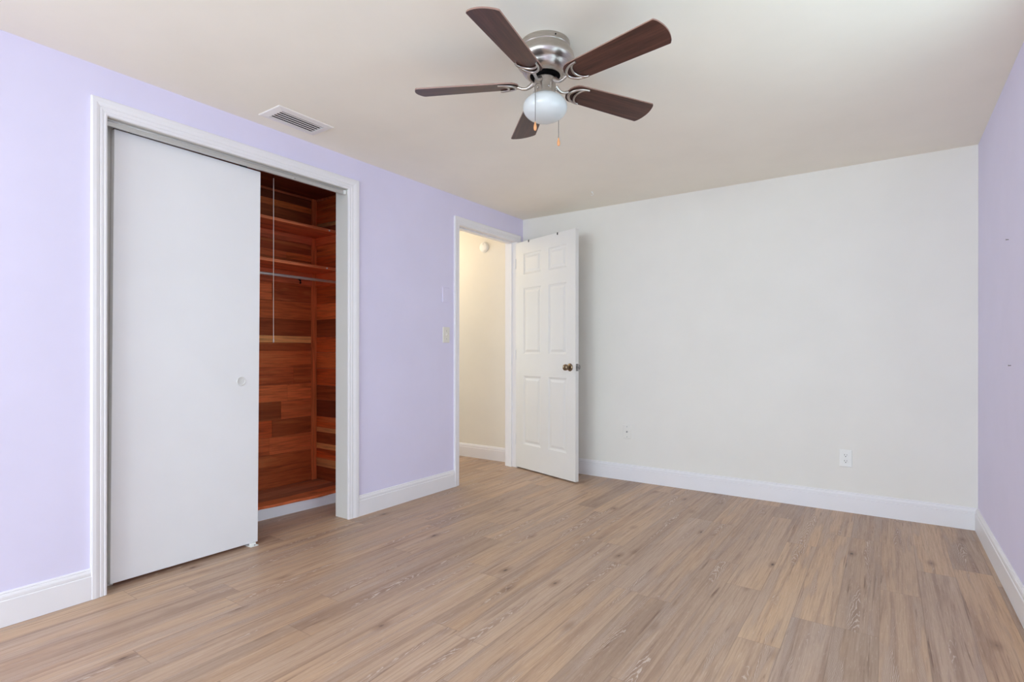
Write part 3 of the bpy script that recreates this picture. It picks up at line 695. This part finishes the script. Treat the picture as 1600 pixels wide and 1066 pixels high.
# blades
BR0, BR1 = 0.108, 0.517
def blade_bm():
    hw0, hw1 = 0.050, 0.0625
    out = []
    # root rounded
    for i in range(9):
        t = PI/2 + PI*i/8
        out.append((BR0+0.040+0.040*math.cos(t), hw0*math.sin(t)*1.0))
    # lower side to tip
    def tipx(s): return BR1 + 0.018*(1-s*s)
    rc = 0.010
    for i in range(1, 6): 
        f = i/6; out.append((BR0+0.04+(BR1-0.012-BR0-0.04)*f, -(hw0+(hw1-hw0)*f)))
    out.append((BR1-0.003, -hw1)); out.append((BR1, -hw1+0.002))
    for i in range(1, 12):
        s = -1+2*i/12; out.append((tipx(s*0.96), s*(hw1-0.001)))
    out.append((BR1, hw1-0.002)); out.append((BR1-0.003, hw1))
    for i in range(5, 0, -1):
        f = i/6; out.append((BR0+0.04+(BR1-0.012-BR0-0.04)*f, (hw0+(hw1-hw0)*f)))
    bm = bmesh.new()
    T = 0.0055
    a = [bm.verts.new((x, y, 0)) for x, y in out]; b = [bm.verts.new((x, y, T)) for x, y in out]
    for i in range(len(out)):
        j = (i+1) % len(out); f = bm.faces.new((a[i], a[j], b[j], b[i])); f.material_index = 1
    bm.faces.new(a); bm.faces.new(b[::-1])
    return bm
bl_me = None
def iron_bm():
    bm = bmesh.new(); zz = -0.0045
    N_ = 14
    def arc(rb, rt, w):   # base radius, tip radius, half width
        return [(rb+(rt-rb)*(abs(s)**1.7), w*math.sin(s*PI/2)*1.0 if abs(s) < 1 else w*s, zz) for s in [-1+2*i/N_ for i in range(N_+1)]]
    A = arc(0.116, 0.186, 0.044); B = arc(0.146, 0.186, 0.044)
    ra = [0.0042+0.0022*(1-abs(-1+2*i/N_)) for i in range(N_+1)]
    tube(bm, A, ra, 10); tube(bm, B, [r*0.8 for r in ra], 10)
    return bm
def arm_bm():
    bm = bmesh.new()
    pts = [(0.050, 0, 0.004), (0.062, 0, -0.006), (0.076, 0, -0.013), (0.092, 0, -0.012), (0.106, 0, -0.006), (0.117, 0, -0.0045)]
    tube(bm, pts, [0.0105, 0.0085, 0.0066, 0.0058, 0.006, 0.0065], 12)
    return bm
BZ = 2.127 - H
PITCH = -12.6
angs = [-9.6, 62.9, 133.2, 206.6, 278.6]
dz = [-0.001, -0.006, -0.007, 0.0, 0.0]
for k, a in enumerate(angs):
    mat = Matrix.Translation((0, 0, BZ+dz[k])) @ Matrix.Rotation(R(a), 4, 'Z') @ Matrix.Rotation(R(PITCH), 4, 'X')
    if k == 0:
        o = obj('blade', blade_bm(), [M['walnut'], M['blade_edge']], fan); bl_me = o.data
        oi = obj('blade_iron', iron_bm(), M['nickel'], fan, smooth=True, auto=60); im = oi.data
        oa = obj('blade_arm', arm_bm(), M['nickel'], fan, smooth=True, auto=60); am = oa.data
    else:
        o = bpy.data.objects.new('blade', bl_me); oi = bpy.data.objects.new('blade_iron', im); oa = bpy.data.objects.new('blade_arm', am)
        for q in (o, oi, oa): COL.objects.link(q); q.parent = fan
    o.matrix_local = mat; oi.matrix_local = mat
    oa.matrix_local = Matrix.Translation((0, 0, BZ)) @ Matrix.Rotation(R(a), 4, 'Z')
# pull chains: lateral = camera right, forward = view direction
yaw = R(34.705); Rt = Vector((math.cos(yaw), math.sin(yaw), 0)); Fw = Vector((-math.sin(yaw), math.cos(yaw), 0))
def chain(lat, fwd, zend, lab):
    p = Rt*lat + Fw*fwd; r0 = p.normalized()*0.043
    pts = [(r0.x, r0.y, -0.178), (r0.x*1.12, r0.y*1.12, -0.178)]
    for i in range(1, 6):
        s = i/5; q = r0*1.12 + (p-r0*1.12)*s; pts.append((q.x, q.y, -0.180-0.026*s*s))
    for i in range(1, 5): pts.append((p.x, p.y, -0.206+(zend+0.206)*i/4))
    bm = bmesh.new(); tube(bm, pts, 0.0011, 6); c = part('pull_chain', bm, M['steel']); 
    bm = bmesh.new(); z = zend
    lathe(bm, [(0, z+0.001), (0.0018, z), (0.0030, z-0.005), (0.0060, z-0.017), (0.0066, z-0.024), (0.0050, z-0.031), (0.0022, z-0.034), (0, z-0.034)], 16, (p.x, p.y, 0))
    f = part('fob', bm, M['fob'], c, smooth=True, auto=60); tag(f, lab)
chain(-0.043, -0.084, -0.346, 'pale wooden teardrop fob, left one')
chain(0.061, 0.078, -0.343, 'pale wooden teardrop fob, right one')
